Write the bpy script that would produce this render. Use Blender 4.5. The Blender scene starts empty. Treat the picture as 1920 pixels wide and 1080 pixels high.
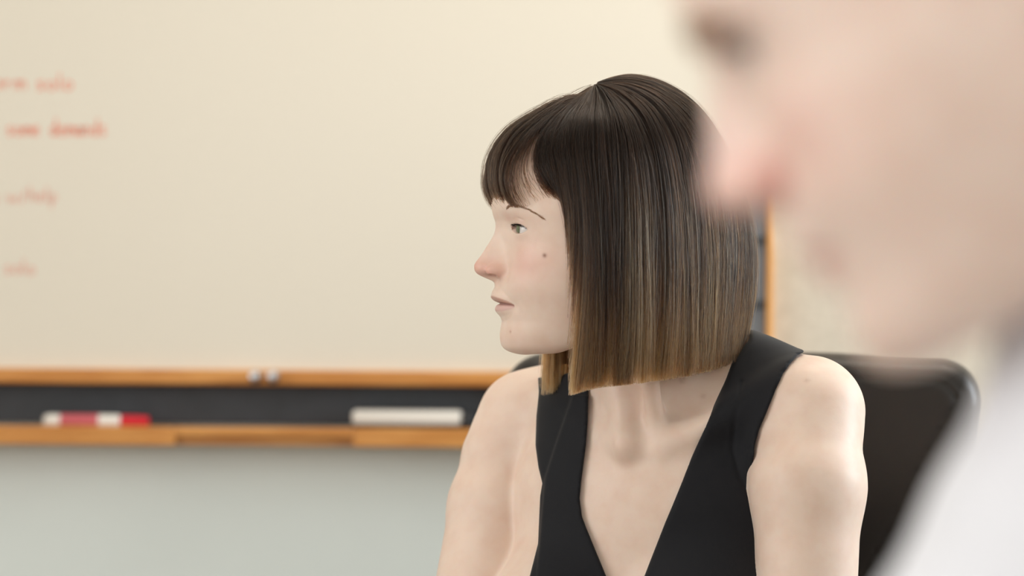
import bpy, bmesh, math, random
import numpy as np
from mathutils import Vector, Matrix
from mathutils.bvhtree import BVHTree

# ------------------------------------------------------------------ camera, light, exposure
SC = bpy.context.scene
COL = SC.collection
FPX = 4500.0                      # focal length in pixels of the 1920 wide frame
ROLL = 0.0074
CAM_Z = 1.150
cd = bpy.data.cameras.new('camera'); cam = bpy.data.objects.new('camera', cd); COL.objects.link(cam)
cd.sensor_width = 36.0; cd.lens = FPX / 1920 * 36.0
cd.clip_start = 0.05
cam.matrix_world = Matrix.Translation((0, 0, CAM_Z)) @ Matrix.Rotation(math.pi/2, 4, 'X') @ Matrix.Rotation(ROLL, 4, 'Z')
cd.dof.use_dof = True; cd.dof.focus_distance = 1.972; cd.dof.aperture_fstop = 3.1
SC.camera = cam
SC.view_settings.view_transform = 'Standard'; SC.view_settings.look = 'None'
SC.view_settings.gamma = 1.0; SC.view_settings.use_curve_mapping = False
SC.view_settings.exposure = -0.95

w = bpy.data.worlds.new('sky'); SC.world = w; w.use_nodes = True
bg = w.node_tree.nodes['Background']; bg.inputs[0].default_value = (0.80, 0.90, 1.0, 1); bg.inputs[1].default_value = 1.0

def area(name, loc, target, sx, sy, power, color, spread=180):
    l = bpy.data.lights.new(name, 'AREA'); l.shape = 'RECTANGLE'; l.size = sx; l.size_y = sy
    l.energy = power; l.color = color; l.spread = math.radians(spread)
    o = bpy.data.objects.new(name, l); COL.objects.link(o); o.location = loc
    d = Vector(target) - Vector(loc)
    o.rotation_euler = d.to_track_quat('-Z', 'Y').to_euler()
    return o
# daylight through three unseen windows, plus two ceiling lamps added without fixtures
area('daylight_left', (-2.35, 0.55, 1.55), (1, 0.75, 1.35), 2.0, 1.5, 66, (1.0, 0.97, 0.93))
area('daylight_behind', (0.1, -2.35, 1.7), (0.1, 2, 1.3), 3.0, 1.5, 60, (1.0, 0.98, 0.955))
area('daylight_right', (2.2, 2.15, 1.75), (-0.6, 2.85, 1.4), 1.1, 1.4, 62, (0.86, 0.94, 1.0), 130)
area('ceiling_glow_one', (0.40, 2.42, 2.6), (0.40, 2.42, 0), 1.0, 0.28, 17, (1.0, 0.88, 0.74))
area('ceiling_glow_two', (-0.9, 0.2, 2.6), (-0.9, 0.2, 0), 1.2, 0.6, 10, (1.0, 0.95, 0.88))

# ------------------------------------------------------------------ helpers
def W(u, v, Y):
    """world point (mm) seen at picture position u, v at depth Y (mm)"""
    du, dv = u - 960.0, v - 540.0
    a = du*math.cos(ROLL) + dv*math.sin(ROLL); b = -du*math.sin(ROLL) + dv*math.cos(ROLL)
    return np.array([a/FPX*Y, Y, CAM_Z*1000 - b/FPX*Y])

def link(name, me, mat=None, parent=None):
    o = bpy.data.objects.new(name, me); COL.objects.link(o)
    if mat is not None: me.materials.append(mat)
    if parent is not None: o.parent = parent
    return o
def tag(o, label=None, cat=None, group=None, kind=None):
    if label: o['label'] = label
    if cat: o['category'] = cat
    if group: o['group'] = group
    if kind: o['kind'] = kind
    return o
def thing(name, label, cat, loc=(0, 0, 0), group=None):
    o = bpy.data.objects.new(name, None); COL.objects.link(o); o.location = loc; o.empty_display_size = 0.05
    return tag(o, label, cat, group)
def smooth(me):
    me.polygons.foreach_set('use_smooth', np.ones(len(me.polygons), bool)); me.update()

def mat(name, col, rough=0.6, spec=0.5, metal=0.0, coat=0.0, coat_rough=0.1, sss=0.0, sheen=0.0):
    m = bpy.data.materials.new(name); m.use_nodes = True
    p = m.node_tree.nodes['Principled BSDF']
    p.inputs['Base Color'].default_value = (*col, 1); p.inputs['Roughness'].default_value = rough
    p.inputs['Specular IOR Level'].default_value = spec; p.inputs['Metallic'].default_value = metal
    p.inputs['Coat Weight'].default_value = coat; p.inputs['Coat Roughness'].default_value = coat_rough
    p.inputs['Subsurface Weight'].default_value = sss; p.inputs['Sheen Weight'].default_value = sheen
    return m
def nodes(m): return m.node_tree.nodes, m.node_tree.links, m.node_tree.nodes['Principled BSDF']
def srgb(r, g, b):
    f = lambda c: (c/255/12.92 if c/255 <= 0.04045 else ((c/255+0.055)/1.055)**2.4)
    return (f(r), f(g), f(b))
def add_noise(m, c1, c2, scale=(1, 1, 1), nscale=5, detail=4, bump=0.0, bscale=None, pos=(0.35, 0.65), dist=0.001):
    N, L, p = nodes(m)
    tc = N.new('ShaderNodeTexCoord'); mp = N.new('ShaderNodeMapping'); mp.inputs['Scale'].default_value = scale
    L.new(tc.outputs['Object'], mp.inputs[0])
    n = N.new('ShaderNodeTexNoise'); n.inputs['Scale'].default_value = nscale; n.inputs['Detail'].default_value = detail
    L.new(mp.outputs[0], n.inputs['Vector'])
    r = N.new('ShaderNodeValToRGB'); r.color_ramp.elements[0].position = pos[0]; r.color_ramp.elements[1].position = pos[1]
    r.color_ramp.elements[0].color = (*c1, 1); r.color_ramp.elements[1].color = (*c2, 1)
    L.new(n.outputs['Fac'], r.inputs[0]); L.new(r.outputs[0], p.inputs['Base Color'])
    if bump:
        n2 = N.new('ShaderNodeTexNoise'); n2.inputs['Scale'].default_value = bscale or nscale*4; n2.inputs['Detail'].default_value = 3
        L.new(mp.outputs[0], n2.inputs['Vector'])
        b = N.new('ShaderNodeBump'); b.inputs['Strength'].default_value = bump; b.inputs['Distance'].default_value = dist
        L.new(n2.outputs['Fac'], b.inputs['Height']); L.new(b.outputs[0], p.inputs['Normal'])
    return m

def box_bm(bm, x0, x1, y0, y1, z0, z1, bevel=0.0, seg=2):
    r = bmesh.ops.create_cube(bm, size=1.0)
    vs = r['verts']
    for v in vs:
        v.co = Vector(((x0+x1)/2 + v.co.x*(x1-x0), (y0+y1)/2 + v.co.y*(y1-y0), (z0+z1)/2 + v.co.z*(z1-z0)))
    if bevel > 0:
        es = list({e for v in vs for e in v.link_edges})
        bmesh.ops.bevel(bm, geom=es, offset=bevel, segments=seg, profile=0.5, affect='EDGES')
def mesh_from_bm(bm, name, sm=False):
    me = bpy.data.meshes.new(name); bm.normal_update(); bm.to_mesh(me); bm.free()
    if sm: smooth(me)
    return me
def box(name, m, parent, x0, x1, y0, y1, z0, z1, bevel=0.0, seg=2):
    bm = bmesh.new(); box_bm(bm, x0, x1, y0, y1, z0, z1, bevel, seg)
    return link(name, mesh_from_bm(bm, name), m, parent)
def lathe(name, m, parent, prof, n=32, axis='Z', loc=(0, 0, 0)):
    """prof: (radius, height) pairs revolved about the axis"""
    vs, fs = [], []
    for r, h in prof:
        for k in range(n):
            a = 2*math.pi*k/n; c, s = r*math.cos(a), r*math.sin(a)
            p = {'Z': (c, s, h), 'X': (h, c, s), 'Y': (s, h, c)}[axis]
            vs.append((p[0]+loc[0], p[1]+loc[1], p[2]+loc[2]))
    for i in range(len(prof)-1):
        for k in range(n):
            k2 = (k+1) % n
            fs.append((i*n+k, i*n+k2, (i+1)*n+k2, (i+1)*n+k))
    fs.append(tuple(range(n))[::-1]); fs.append(tuple((len(prof)-1)*n+k for k in range(n)))
    me = bpy.data.meshes.new(name); me.from_pydata(vs, [], fs); me.update()
    bm = bmesh.new(); bm.from_mesh(me); bmesh.ops.recalc_face_normals(bm, faces=bm.faces); bm.to_mesh(me); bm.free()
    o = link(name, me, m, parent); smooth(me)
    me.set_sharp_from_angle(angle=math.radians(40))
    return o
def tube(name, m, parent, pts, r, n=8, closed=False):
    pts = [Vector(p) for p in pts]; N = len(pts); vs, fs = [], []
    for i, p in enumerate(pts):
        a = pts[(i-1) % N] if (closed or i > 0) else p; b = pts[(i+1) % N] if (closed or i < N-1) else p
        t = (b-a).normalized(); u = t.cross(Vector((0, 0, 1)))
        if u.length < 1e-3: u = t.cross(Vector((1, 0, 0)))
        u.normalize(); q = t.cross(u)
        for k in range(n):
            an = 2*math.pi*k/n; vs.append(p + (u*math.cos(an)+q*math.sin(an))*r)
    for i in range(N if closed else N-1):
        for k in range(n):
            k2 = (k+1) % n; j = (i+1) % N
            fs.append((i*n+k, i*n+k2, j*n+k2, j*n+k))
    me = bpy.data.meshes.new(name); me.from_pydata([tuple(v) for v in vs], [], fs); smooth(me)
    return link(name, me, m, parent)

# ---- implicit surfaces (millimetres), meshed by surface nets on a rectilinear grid
def smin(a, b, k):
    h = np.maximum(k - np.abs(a-b), 0)/k
    return np.minimum(a, b) - h*h*k*0.25
def smax(a, b, k): return -smin(-a, -b, k)
def ellip(P, c, r, R=None):
    q = P - np.asarray(c, float)
    if R is not None: q = q @ R
    r = np.asarray(r, float)
    k0 = np.sqrt(((q/r)**2).sum(1)); k1 = np.sqrt(((q/(r*r))**2).sum(1)) + 1e-9
    return k0*(k0-1.0)/k1
def cap(P, a, b, ra, rb):
    a = np.asarray(a, float); b = np.asarray(b, float); d = b-a
    q = P-a; h = np.clip((q @ d)/(d @ d), 0, 1)
    return np.sqrt(((q - h[:, None]*d)**2).sum(1)) - (ra + (rb-ra)*h)
def axis(segs):
    """segs: [start, (end, step), ...]"""
    out = [segs[0]]
    for e, st in segs[1:]:
        n = max(1, int(round((e-out[-1])/st))); a = out[-1]
        out += list(a + (e-a)*(np.arange(1, n+1)/n))
    out = out + [out[-1] + (k+1)*(out[-1]-out[-2]) for k in range((-(len(out)-1)) % 4)]
    return np.array(out, np.float64)
def field_grid(xs, ys, zs, F, safety=1.25):
    S = 4
    cx, cy, cz = xs[::S], ys[::S], zs[::S]
    G = np.stack(np.meshgrid(cx, cy, cz, indexing='ij'), -1).reshape(-1, 3)
    C = F(G).reshape(len(cx), len(cy), len(cz)).astype(np.float32)
    A = np.abs(C); mn = A[:-1, :-1, :-1].copy()
    sg = [C > 0]
    lo = np.ones(mn.shape, bool); hi = np.ones(mn.shape, bool)
    for i in (0, 1):
        for j in (0, 1):
            for k in (0, 1):
                sl = (slice(i, C.shape[0]-1+i), slice(j, C.shape[1]-1+j), slice(k, C.shape[2]-1+k))
                mn = np.minimum(mn, A[sl]); lo &= C[sl] > 0; hi &= C[sl] <= 0
    diag = np.sqrt(np.diff(cx)[:, None, None]**2 + np.diff(cy)[None, :, None]**2 + np.diff(cz)[None, None, :]**2)
    act = (mn < diag*0.62*safety) | ~(lo | hi)
    V = np.empty((len(xs), len(ys), len(zs)), np.float32)
    up = np.where(lo, 9.0, -9.0).astype(np.float32)
    V[:] = 9.0
    V[:-1, :-1, :-1] = np.repeat(np.repeat(np.repeat(up, S, 0), S, 1), S, 2)
    I, J, K = np.nonzero(act)
    M = np.zeros(V.shape, bool)
    for a in range(S+1):
        for b in range(S+1):
            for c in range(S+1):
                M[I*S+a, J*S+b, K*S+c] = True
    i, j, k = np.nonzero(M)
    n = len(i); out = np.empty(n, np.float32); step = 400000
    for s in range(0, n, step):
        e = slice(s, s+step)
        out[e] = F(np.stack([xs[i[e]], ys[j[e]], zs[k[e]]], 1))
    V[i, j, k] = out
    return V
def surface_nets(xs, ys, zs, F, project=3, maxmove=2.0):
    V = field_grid(xs, ys, zs, F)
    for ax in range(3):                              # close the solid at the grid's ends
        sl = [slice(None)]*3
        for e in (0, -1):
            sl[ax] = e; V[tuple(sl)] = np.maximum(V[tuple(sl)], 0.5)
    B = V < 0
    cnt = np.zeros(tuple(d-1 for d in V.shape), np.uint8)
    for i in (0, 1):
        for j in (0, 1):
            for k in (0, 1):
                cnt += B[i:V.shape[0]-1+i, j:V.shape[1]-1+j, k:V.shape[2]-1+k]
    mixed = (cnt > 0) & (cnt < 8)
    ci, cj, ck = np.nonzero(mixed)
    idx = -np.ones(cnt.shape, np.int32); idx[ci, cj, ck] = np.arange(len(ci))
    acc = np.zeros((len(ci), 3)); num = np.zeros(len(ci))
    corners = [(a, b, c) for a in (0, 1) for b in (0, 1) for c in (0, 1)]
    for a in corners:
        for ax in range(3):
            if a[ax]: continue
            b = list(a); b[ax] = 1
            va = V[ci+a[0], cj+a[1], ck+a[2]]; vb = V[ci+b[0], cj+b[1], ck+b[2]]
            m = (va < 0) != (vb < 0)
            t = np.where(m, va/np.where(m, va-vb, 1), 0)
            pa = np.stack([xs[ci+a[0]], ys[cj+a[1]], zs[ck+a[2]]], 1); pb = np.stack([xs[ci+b[0]], ys[cj+b[1]], zs[ck+b[2]]], 1)
            acc += np.where(m[:, None], pa + (pb-pa)*t[:, None], 0); num += m
    P = acc/num[:, None]
    quads = []
    for ax in range(3):
        o1, o2 = [(1, 2), (2, 0), (0, 1)][ax]
        sa = [slice(0, -1)]*3; sb = [slice(0, -1)]*3
        for o in (o1, o2): sa[o] = slice(1, -1); sb[o] = slice(1, -1)
        sa[ax] = slice(0, -1); sb[ax] = slice(1, None)
        a = B[tuple(sa)]; b = B[tuple(sb)]
        ch = np.nonzero(a != b); ins = a[ch]
        base = [ch[0].copy(), ch[1].copy(), ch[2].copy()]
        for o in (o1, o2): base[o] = base[o] + 1
        def cell(d1, d2):
            q = [base[0].copy(), base[1].copy(), base[2].copy()]; q[o1] = q[o1]-d1; q[o2] = q[o2]-d2
            return idx[q[0], q[1], q[2]]
        q = np.stack([cell(1, 1), cell(0, 1), cell(0, 0), cell(1, 0)], 1)
        q[~ins] = q[~ins][:, ::-1]
        quads.append(q)
    Q = np.concatenate(quads); Q = Q[(Q >= 0).all(1)]
    P0 = P.copy()
    inner = (P[:, 0] > xs[1]) & (P[:, 0] < xs[-2]) & (P[:, 1] > ys[1]) & (P[:, 1] < ys[-2]) & (P[:, 2] > zs[1]) & (P[:, 2] < zs[-2])
    sub = np.nonzero(inner)[0]; h = 0.25
    for it in range(project):
        p = P[sub]; d = F(p)
        g = np.stack([F(p + np.array(e)) - F(p - np.array(e)) for e in ((h, 0, 0), (0, h, 0), (0, 0, h))], 1)/(2*h)
        g2 = (g*g).sum(1) + 1e-4
        mv = -(d/g2)[:, None]*g
        L = np.sqrt((mv*mv).sum(1))[:, None]; mv *= np.minimum(1, 0.6*maxmove/np.maximum(L, 1e-6))
        p = p + mv
        dd = p - P0[sub]; L = np.sqrt((dd*dd).sum(1))[:, None]
        P[sub] = P0[sub] + dd*np.minimum(1, maxmove/np.maximum(L, 1e-6))
    return P, Q
def mesh_np(name, P, Q, scale=0.001):
    me = bpy.data.meshes.new(name)
    me.vertices.add(len(P)); me.vertices.foreach_set('co', (P*scale).astype(np.float32).ravel())
    me.loops.add(Q.size); me.loops.foreach_set('vertex_index', Q.ravel().astype(np.int32))
    me.polygons.add(len(Q)); me.polygons.foreach_set('loop_start', (np.arange(len(Q))*Q.shape[1]).astype(np.int32))
    me.polygons.foreach_set('loop_total', np.full(len(Q), Q.shape[1], np.int32))
    me.update(calc_edges=True); me.validate(); smooth(me)
    return me
def set_colors(me, cols):
    ca = me.color_attributes.new('tint', 'FLOAT_COLOR', 'POINT')
    ca.data.foreach_set('color', np.concatenate([cols, np.ones((len(cols), 1))], 1).astype(np.float32).ravel())
def use_tint(m, socket='Base Color'):
    N, L, p = nodes(m); a = N.new('ShaderNodeAttribute'); a.attribute_name = 'tint'
    L.new(a.outputs['Color'], p.inputs[socket]); return a

# ------------------------------------------------------------------ materials
M = {}
M['board'] = mat('whiteboard_enamel', srgb(225, 216, 199), 0.30, 0.5)
M['wood'] = add_noise(mat('oak', (0, 0, 0), 0.42, 0.5), srgb(190, 122, 52), srgb(214, 150, 78), scale=(1.2, 14, 14), nscale=9, bump=0.1)
M['wood_v'] = add_noise(mat('oak_upright', (0, 0, 0), 0.42, 0.5), srgb(214, 150, 78), srgb(232, 172, 100), scale=(14, 14, 1.2), nscale=9, bump=0.1)
M['slate'] = add_noise(mat('charcoal_panel', (0, 0, 0), 0.55, 0.5), srgb(46, 50, 54), srgb(53, 57, 62), nscale=30)
M['paint'] = add_noise(mat('grey_wall_paint', (0, 0, 0), 0.6, 0.3), srgb(219, 224, 218), srgb(224, 229, 223), nscale=3, bump=0.08, bscale=90)
M['white_paint'] = mat('warm_white_paint', srgb(232, 226, 214), 0.8, 0.3)
M['ceiling_paint'] = mat('ceiling_paint', srgb(240, 238, 232), 0.9, 0.2)
M['carpet'] = add_noise(mat('carpet', (0, 0, 0), 0.95, 0.1), srgb(120, 112, 102), srgb(150, 141, 130), nscale=160, bump=0.3)
M['metal'] = mat('brushed_metal', (0.62, 0.62, 0.64), 0.25, 0.5, 1.0)
M['grey_metal'] = mat('grey_metal', srgb(132, 136, 142), 0.45, 0.5, 0.3)
M['dark_metal'] = mat('dark_metal', (0.06, 0.065, 0.07), 0.4, 0.5, 0.6)
M['black_plastic'] = mat('black_plastic', (0.012, 0.012, 0.013), 0.4, 0.5)
M['white_plastic'] = mat('white_plastic', srgb(228, 222, 212), 0.4, 0.5)
M['red_plastic'] = mat('red_plastic', srgb(206, 28, 44), 0.35, 0.5)
M['red_print'] = mat('red_print', srgb(196, 92, 98), 0.45, 0.5)
M['felt'] = mat('black_felt', (0.02, 0.02, 0.022), 0.95, 0.1)
M['ink'] = mat('red_marker_ink', srgb(236, 130, 102), 0.7, 0.2)
M['ink_faint'] = mat('faded_red_marker_ink', srgb(230, 168, 150), 0.7, 0.2)
M['ceil_panel'] = mat('light_diffuser', (0.9, 0.9, 0.88), 0.6)
m = M['glass'] = mat('window_glass', (1, 1, 1), 0.02); nodes(m)[2].inputs['Transmission Weight'].default_value = 1.0

def fabric_wall():
    m = mat('woven_wall_fabric', (0, 0, 0), 0.95, 0.1)
    N, L, p = nodes(m); tc = N.new('ShaderNodeTexCoord'); outs = []
    for sc in ((160, 60, 900), (900, 60, 160)):
        mp = N.new('ShaderNodeMapping'); mp.inputs['Scale'].default_value = sc; L.new(tc.outputs['Object'], mp.inputs[0])
        n = N.new('ShaderNodeTexNoise'); n.inputs['Scale'].default_value = 0.35; n.inputs['Detail'].default_value = 5
        L.new(mp.outputs[0], n.inputs['Vector']); outs.append(n.outputs['Fac'])
    ad = N.new('ShaderNodeMath'); ad.operation = 'ADD'; L.new(outs[0], ad.inputs[0]); L.new(outs[1], ad.inputs[1])
    hf = N.new('ShaderNodeMath'); hf.operation = 'MULTIPLY'; hf.inputs[1].default_value = 0.5; L.new(ad.outputs[0], hf.inputs[0])
    r = N.new('ShaderNodeValToRGB'); r.color_ramp.elements[0].position = 0.36; r.color_ramp.elements[1].position = 0.64
    r.color_ramp.elements[0].color = (*srgb(200, 190, 173), 1); r.color_ramp.elements[1].color = (*srgb(216, 206, 189), 1)
    L.new(hf.outputs[0], r.inputs[0]); L.new(r.outputs[0], p.inputs['Base Color'])
    b = N.new('ShaderNodeBump'); b.inputs['Strength'].default_value = 0.3; b.inputs['Distance'].default_value = 0.001
    L.new(hf.outputs[0], b.inputs['Height']); L.new(b.outputs[0], p.inputs['Normal'])
    return m
M['fabric'] = fabric_wall()

def skin_mat(name):
    m = mat(name, (0.7, 0.5, 0.4), 0.46, 0.42, sss=0.22)
    N, L, p = nodes(m)
    p.inputs['Subsurface Radius'].default_value = (1.0, 0.35, 0.18); p.inputs['Subsurface Scale'].default_value = 0.006
    a = use_tint(m)
    tc = N.new('ShaderNodeTexCoord'); n = N.new('ShaderNodeTexNoise'); n.inputs['Scale'].default_value = 55; n.inputs['Detail'].default_value = 4
    L.new(tc.outputs['Object'], n.inputs['Vector'])
    r = N.new('ShaderNodeValToRGB'); r.color_ramp.elements[0].color = (0.95, 0.90, 0.88, 1); r.color_ramp.elements[1].color = (1, 1, 1, 1)
    r.color_ramp.elements[0].position = 0.3; r.color_ramp.elements[1].position = 0.6; L.new(n.outputs['Fac'], r.inputs[0])
    mx = N.new('ShaderNodeMix'); mx.data_type = 'RGBA'; mx.blend_type = 'MULTIPLY'; mx.inputs[0].default_value = 1.0
    L.new(a.outputs['Color'], mx.inputs[6]); L.new(r.outputs[0], mx.inputs[7]); L.new(mx.outputs[2], p.inputs['Base Color'])
    n2 = N.new('ShaderNodeTexNoise'); n2.inputs['Scale'].default_value = 900; n2.inputs['Detail'].default_value = 2
    L.new(tc.outputs['Object'], n2.inputs['Vector'])
    b = N.new('ShaderNodeBump'); b.inputs['Strength'].default_value = 0.12; b.inputs['Distance'].default_value = 0.0004
    L.new(n2.outputs['Fac'], b.inputs['Height']); L.new(b.outputs[0], p.inputs['Normal'])
    return m
M['skin'] = skin_mat('fair_skin')
M['skin_man'] = skin_mat('pink_skin')
M['cloth_black'] = mat('black_woven_cloth', srgb(21, 22, 27), 0.75, 0.25, sheen=0.08)
N_, L_, p_ = nodes(M['cloth_black'])
wv = N_.new('ShaderNodeTexNoise'); wv.inputs['Scale'].default_value = 1500; wv.inputs['Detail'].default_value = 1
tc_ = N_.new('ShaderNodeTexCoord'); L_.new(tc_.outputs['Object'], wv.inputs['Vector'])
bp_ = N_.new('ShaderNodeBump'); bp_.inputs['Strength'].default_value = 0.25; bp_.inputs['Distance'].default_value = 0.0003
L_.new(wv.outputs['Fac'], bp_.inputs['Height']); L_.new(bp_.outputs[0], p_.inputs['Normal'])
M['shirt_white'] = mat('white_cotton', srgb(232, 234, 241), 0.85, 0.2, sheen=0.2)
M['leather'] = add_noise(mat('dark_brown_leather', (0, 0, 0), 0.40, 0.5, coat=0.0), srgb(30, 26, 24), srgb(38, 32, 28), nscale=12, bump=0.25, bscale=330, dist=0.0006)
M['leather_seam'] = mat('dark_leather_piping', srgb(26, 22, 20), 0.5)
M['eye_white'] = mat('eye_white', srgb(226, 224, 222), 0.12, 0.5)
M['lash'] = mat('dark_lash_hair', srgb(38, 27, 20), 0.5, 0.3)
M['brow'] = mat('brown_brow_hair', srgb(146, 112, 84), 0.6, 0.3)
M['man_hair'] = mat('short_grey_brown_hair', srgb(96, 84, 74), 0.7, 0.3)
# ------------------------------------------------------------------ the room
def wall_with_hole(name, m, axis_, c, t, a0, a1, z0, z1, hole):
    """a wall slab along x or y with one rectangular opening (a0..a1, z0..z1)"""
    bm = bmesh.new(); ha, hb, hz0, hz1 = hole
    for (p, q, r, s) in ((a0, ha, z0, z1), (hb, a1, z0, z1), (ha, hb, z0, hz0), (ha, hb, hz1, z1)):
        if axis_ == 'y': box_bm(bm, c, c+t, p, q, r, s)
        else: box_bm(bm, p, q, c, c+t, r, s)
    return tag(link(name, mesh_from_bm(bm, name), m), kind='structure')
def window(name, axis_, c, a0, a1, z0, z1):
    e = bpy.data.objects.new(name, None); COL.objects.link(e); tag(e, kind='structure')
    def b(nm, m, p, q, r, s, th):
        if axis_ == 'y': return box(nm, m, e, c-th, c+th, p, q, r, s, 0.004)
        return box(nm, m, e, p, q, c-th, c+th, r, s, 0.004)
    mid = (a0+a1)/2
    for (p, q, r, s) in ((a0, a0+.05, z0, z1), (a1-.05, a1, z0, z1), (a0+.05, a1-.05, z0, z0+.05), (a0+.05, a1-.05, z1-.05, z1), (mid-.02, mid+.02, z0+.05, z1-.05)):
        b('frame', M['white_paint'], p, q, r, s, 0.03)
    return e
WY = 3.0
tag(box('floor', M['carpet'], None, -2.7, 2.5, -2.7, 3.12, -0.06, 0), kind='structure')
tag(box('ceiling', M['ceiling_paint'], None, -2.7, 2.5, -2.7, 3.12, 2.7, 2.78), kind='structure')
tag(box('wall_back', M['paint'], None, -2.7, 2.5, WY, WY+.12, 0, 2.7), kind='structure')
wall_with_hole('wall_left', M['white_paint'], 'y', -2.7, .12, -2.7, WY, 0, 2.7, (-0.5, 1.6, 0.8, 2.35))
wall_with_hole('wall_right', M['white_paint'], 'y', 2.38, .12, -2.7, WY, 0, 2.7, (1.35, 2.65, 1.0, 2.45))
wall_with_hole('wall_front', M['white_paint'], 'x', -2.7, .12, -2.58, 2.38, 0, 2.7, (-1.45, 1.65, 0.9, 2.45))
window('window_1', 'y', -2.64, -0.5, 1.6, 0.8, 2.35)
window('window_2', 'y', 2.44, 1.35, 2.65, 1.0, 2.45)
window('window_3', 'x', -2.64, -1.45, 1.65, 0.9, 2.45)
tag(box('baseboard_back', M['white_paint'], None, -2.58, 2.38, WY-.015, WY, 0, .1, .003), kind='structure')
def wx(u, v=690, Y=2960): return W(u, v, Y)[0]/1000
def wz(v, u=0, Y=2960): return W(u, v, Y)[2]/1000
# fabric covered wall to the right of the board
XR = wx(1450, 500)
tag(box('trim_1', M['fabric'], None, XR, 2.38, WY-.018, WY, 0.1, 2.7, .002), label='woven beige wall covering', kind='structure')
# board unit
ZB = wz(690); ZRB = wz(718); ZT = wz(798, Y=2930); ZTB = wz(833, Y=2930)
XL = -1.45; XE = wx(1404, 500)
bd = thing('whiteboard', 'wall whiteboard in oak frame, faded red handwriting on its left, charcoal strip below', 'whiteboard', (0, WY, 0))
def bbox(nm, m, x0, x1, d0, d1, z0, z1, bev=0.0015, parent=None):
    o = box(nm, m, parent or bd, x0, x1, -d1, -d0, z0, z1, bev); return o
bbox('writing_surface', M['board'], XL, XE, .004, .030, ZB-.004, 2.15)
bbox('bottom_rail', M['wood'], XL-.02, XE, .003, .045, ZRB, ZB, .003)
bbox('top_rail', M['wood'], XL-.02, XE, .003, .045, 2.15, 2.17, .003)
bbox('side_rail', M['wood_v'], XL-.02, XL, .003, .045, ZB, 2.15, .002)
bbox('backing_strip', M['slate'], XL-.02, XE, .003, .012, ZT+.0005, ZRB)
gs = bbox('side_strip', M['grey_metal'], XE+.0005, wx(1436.5, 500), .003, .040, ZT+.0005, 2.17)
bbox('hinge', M['dark_metal'], XE+.004, wx(1434, 500), .040, .046, wz(447), wz(434), .001, None)
for v in (560, 250): bbox('hinge', M['dark_metal'], XE+.004, wx(1434, 500), .040, .046, wz(v+7), wz(v-7), .001)
bbox('side_rail', M['wood_v'], wx(1437, 500), wx(1449.5, 500), .003, .050, ZT+.0005, 2.17, .002)
for u in (481, 515):
    c = W(u, 705.5, 2955)/1000
    lathe('knob', M['metal'], bd, [(.004, 0), (.0035, -.008), (.0072, -.011), (.0080, -.016), (.0062, -.020), (.002, -.0212)], 24, 'Y', (c[0], -.045, c[2]))
# pen tray with its finger pull recess
tr = thing('pen_tray', 'narrow oak pen tray with a shallow recess under its front lip, below the whiteboard', 'tray', (0, WY, 0))
xa, xb = wx(328, 815, 2930), wx(662, 815, 2930)
bbox('front_lip', M['wood'], XL-.02, xa, .062, .070, ZTB, ZT, .002, tr)
bbox('front_lip', M['wood'], xb, XE, .062, .070, ZTB, ZT, .002, tr)
bbox('front_lip', M['wood'], xa, xb, .062, .070, wz(815, Y=2930), ZT, .0015, tr)
bbox('recess', M['wood'], xa, xb, .050, .058, ZTB+.0005, wz(815, Y=2930)+.002, .0005, tr)
bbox('tray_floor', M['wood'], XL-.02, XE, .0, .062, ZT-.009, ZT-.004, .0005, tr)
bbox('tray_base', M['wood'], XL-.02, XE, .0, .050, ZTB, ZT-.009, .0005, tr)
# marker
TF = ZT-.004
x0, x1, x2 = wx(82, 790, 2955), wx(226, 790, 2955), wx(279, 790, 2955)
r = .0086
mk = thing('marker', 'red capped white dry erase marker lying on the pen tray', 'marker', (x0, WY-.045, TF+r))
L_ = x1-x0
lathe('barrel', M['white_plastic'], mk, [(r*.55, 0), (r*.8, .001), (r*.97, .004), (r, .008), (r, L_-.004), (r*.93, L_-.001), (r*.8, L_)], 28, 'X')
lathe('printed_band', M['red_print'], mk, [(r*1.012, .021), (r*1.02, .0215), (r*1.02, L_-.027), (r*1.012, L_-.0265)], 28, 'X')
lathe('cap', M['red_plastic'], mk, [(r*.80, L_+.0005), (r*.9, L_+.001), (r*.88, L_+.018), (r*.80, x2-x0-.001), (r*.6, x2-x0)], 28, 'X')
# eraser
x0, x1 = wx(661, 785, 2955), wx(884, 785, 2955)
er = thing('board_eraser', 'board eraser with pale grey body, black felt and black end, lying on the tray', 'eraser', (x0, WY-.041, TF))
L_ = x1-x0
bm = bmesh.new(); box_bm(bm, 0, L_-.012, -.017, .017, .0075, .0245, .004, 3)
link('body', mesh_from_bm(bm, 'body', True), M['white_plastic'], er)
bm = bmesh.new(); box_bm(bm, L_-.012, L_, -.018, .018, .0010, .0235, .004, 3)
link('end_cap', mesh_from_bm(bm, 'end_cap', True), M['black_plastic'], er)
box('felt_pad', M['felt'], er, .002, L_-.0125, -.0165, .0165, 0, .0075, .001)

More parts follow.
